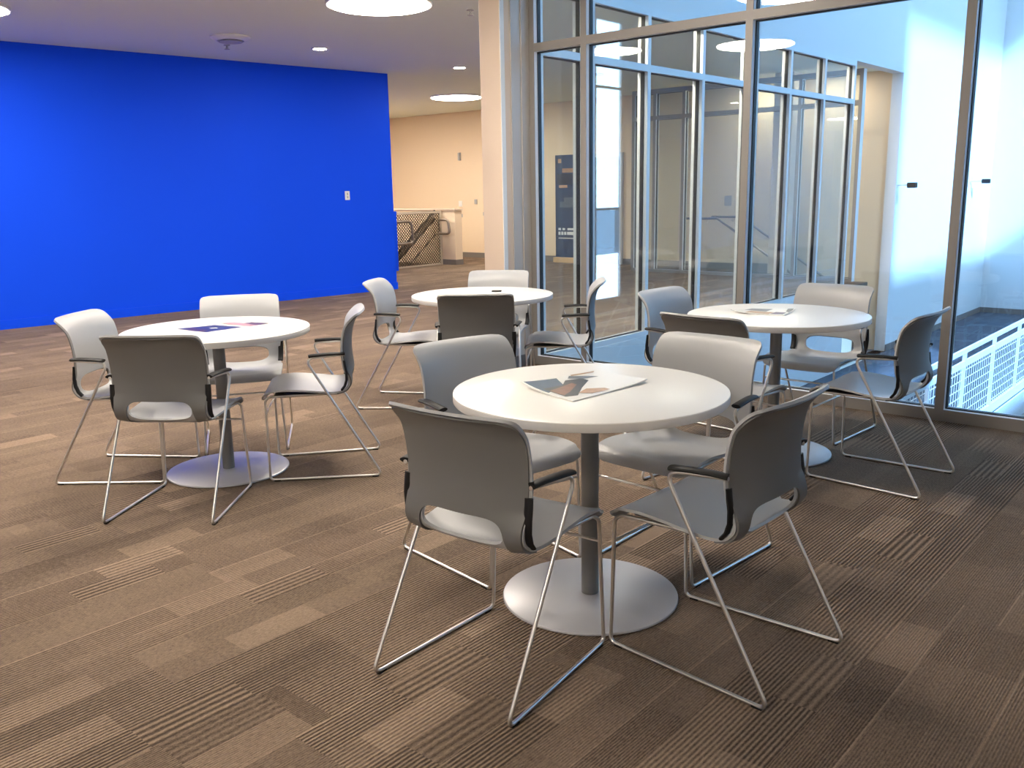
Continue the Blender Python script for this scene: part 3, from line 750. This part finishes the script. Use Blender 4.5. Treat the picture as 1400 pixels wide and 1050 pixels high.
bm = bmesh.new(); tube(bm, fillet([(-.06, .0, .86), (0, .40, .86), (0, .44, .46), (-.06, .0, .46)], .08), .024, 12); obj('rail_loop', bm, 'rail_metal', t, smooth=60)
ubox('wall_low', 'blue', (-10.6, -9.97, 4.6, 5.50, 0.0, 1.06))

# ------------------------------------------------------------------ atrium guardrail, fixtures
t = thing('mesh_guardrail', 'white metal guardrail with wire mesh along the atrium walkway', 'guardrail', W(-.06, 0, LOW), ANG)
def gp(name, *bs): return part(name, 'rail_white', t, *bs)
zt = -.245-LOW
gp('top_rail', (-.014, .014, .25, 13.9, zt-.045, zt))
gp('mid_rail', (-.012, .012, .25, 13.9, zt-.19, zt-.125))
gp('bottom_rail', (-.02, .02, .25, 13.9, .0, .10))
gp('fascia', (.035, .06, .25, 13.9, -.30, .0))
v = .60
while v < 13.9:
    gp('post', (-.016, .016, v-.02, v+.02, 0.0, zt-.045)); v += 1.17
bm = bmesh.new()
for i in range(7):
    z = .10 + (i+.5)*(zt-.29)/7; box(bm, -.004, .004, .25, 13.9, z-.0028, z+.0028)
v = .25
while v < 13.9:
    box(bm, -.003, .003, v-.0022, v+.0022, .10, zt-.19); v += .085
obj('mesh_infill', bm, 'rail_white', t)
def fixture(label, M4):
    t = thing('wall_fixture', label, 'wall fixture', (0, 0, 0), 0, 'small black fixtures on the white atrium wall'); t.matrix_world = M4
    bm = bmesh.new(); lathe(bm, [(0, 0), (.04, 0), (.04, .012), (0, .012)], 20); bmesh.ops.rotate(bm, verts=bm.verts, cent=(0, 0, 0), matrix=Matrix.Rotation(PI/2, 3, 'Y')); obj('mount', bm, 'rail_white', t, smooth=40)
    bm = bmesh.new(); tube(bm, [(.01, 0, 0), (.20, 0, .0)], .011, 10); obj('arm', bm, 'rail_white', t, smooth=60)
    bm = bmesh.new(); rbox(bm, .19, .33, -.035, .035, -.045, .035, r=.012, seg=3); obj('fixture_head', bm, 'black', t)
fixture('small black fixture on a short arm at the edge of the white atrium wall', RUV @ Matrix.Translation((-2.30, 8.60, 1.36)) @ Matrix.Rotation(math.radians(-20), 4, 'Z'))
fixture('small black fixture on an arm farther along the white atrium wall', RUV @ Matrix.Translation((-2.30, 12.55, 1.40)))

# ------------------------------------------------------------------ light
sun = bpy.data.lights.new('sun', 'SUN'); sun.energy = 10.5; sun.color = (0.28, 0.53, 1.0); sun.angle = math.radians(2.5)
so = bpy.data.objects.new('sun', sun); COL.objects.link(so)
dirv = (RUV.to_3x3() @ Vector((-1, .6, -.8))).normalized()
so.rotation_euler = dirv.to_track_quat('-Z', 'Y').to_euler(); so.location = W(8, 8, 12)
for (v0_, v1_, z0_, z1_) in ((HV0, HV1, HZ0, HZ1), (WV0, WV1, 0.0, .965)):
    pl = bpy.data.lights.new('sky_portal', 'AREA'); pl.shape = 'RECTANGLE'; pl.size = v1_-v0_; pl.size_y = z1_-z0_; pl.cycles.is_portal = True
    po = bpy.data.objects.new('sky_portal', pl); COL.objects.link(po); po.location = W(UR+.18, (v0_+v1_)/2, (z0_+z1_)/2)
    dn = RUV.to_3x3() @ Vector((-1, 0, 0)); po.rotation_euler = dn.to_track_quat('-Z', 'Z').to_euler()
wd = bpy.data.worlds.new('sky'); SC.world = wd; wd.use_nodes = True
bg = wd.node_tree.nodes['Background']; bg.inputs[0].default_value = (0.28, 0.56, 1.0, 1); bg.inputs[1].default_value = 4.0

# ------------------------------------------------------------------ camera
cam = bpy.data.cameras.new('camera'); co = bpy.data.objects.new('camera', cam); COL.objects.link(co); SC.camera = co
cam.sensor_fit = 'HORIZONTAL'; cam.sensor_width = 36.0; cam.lens = 1228.4/1400*36.0; cam.clip_start = .05; cam.clip_end = 200
co.matrix_world = Matrix.Translation((0, 0, 1.384)) @ Matrix.Rotation(PI/2-math.radians(12.14), 4, 'X') @ Matrix.Rotation(math.radians(-1.08), 4, 'Z')

vs = SC.view_settings; vs.view_transform = 'Standard'; vs.look = 'None'; vs.gamma = 1.0; vs.exposure = 0.75; vs.use_curve_mapping = False
SC.cycles.max_bounces = 10; SC.cycles.transparent_max_bounces = 16; SC.cycles.caustics_reflective = False; SC.cycles.caustics_refractive = False
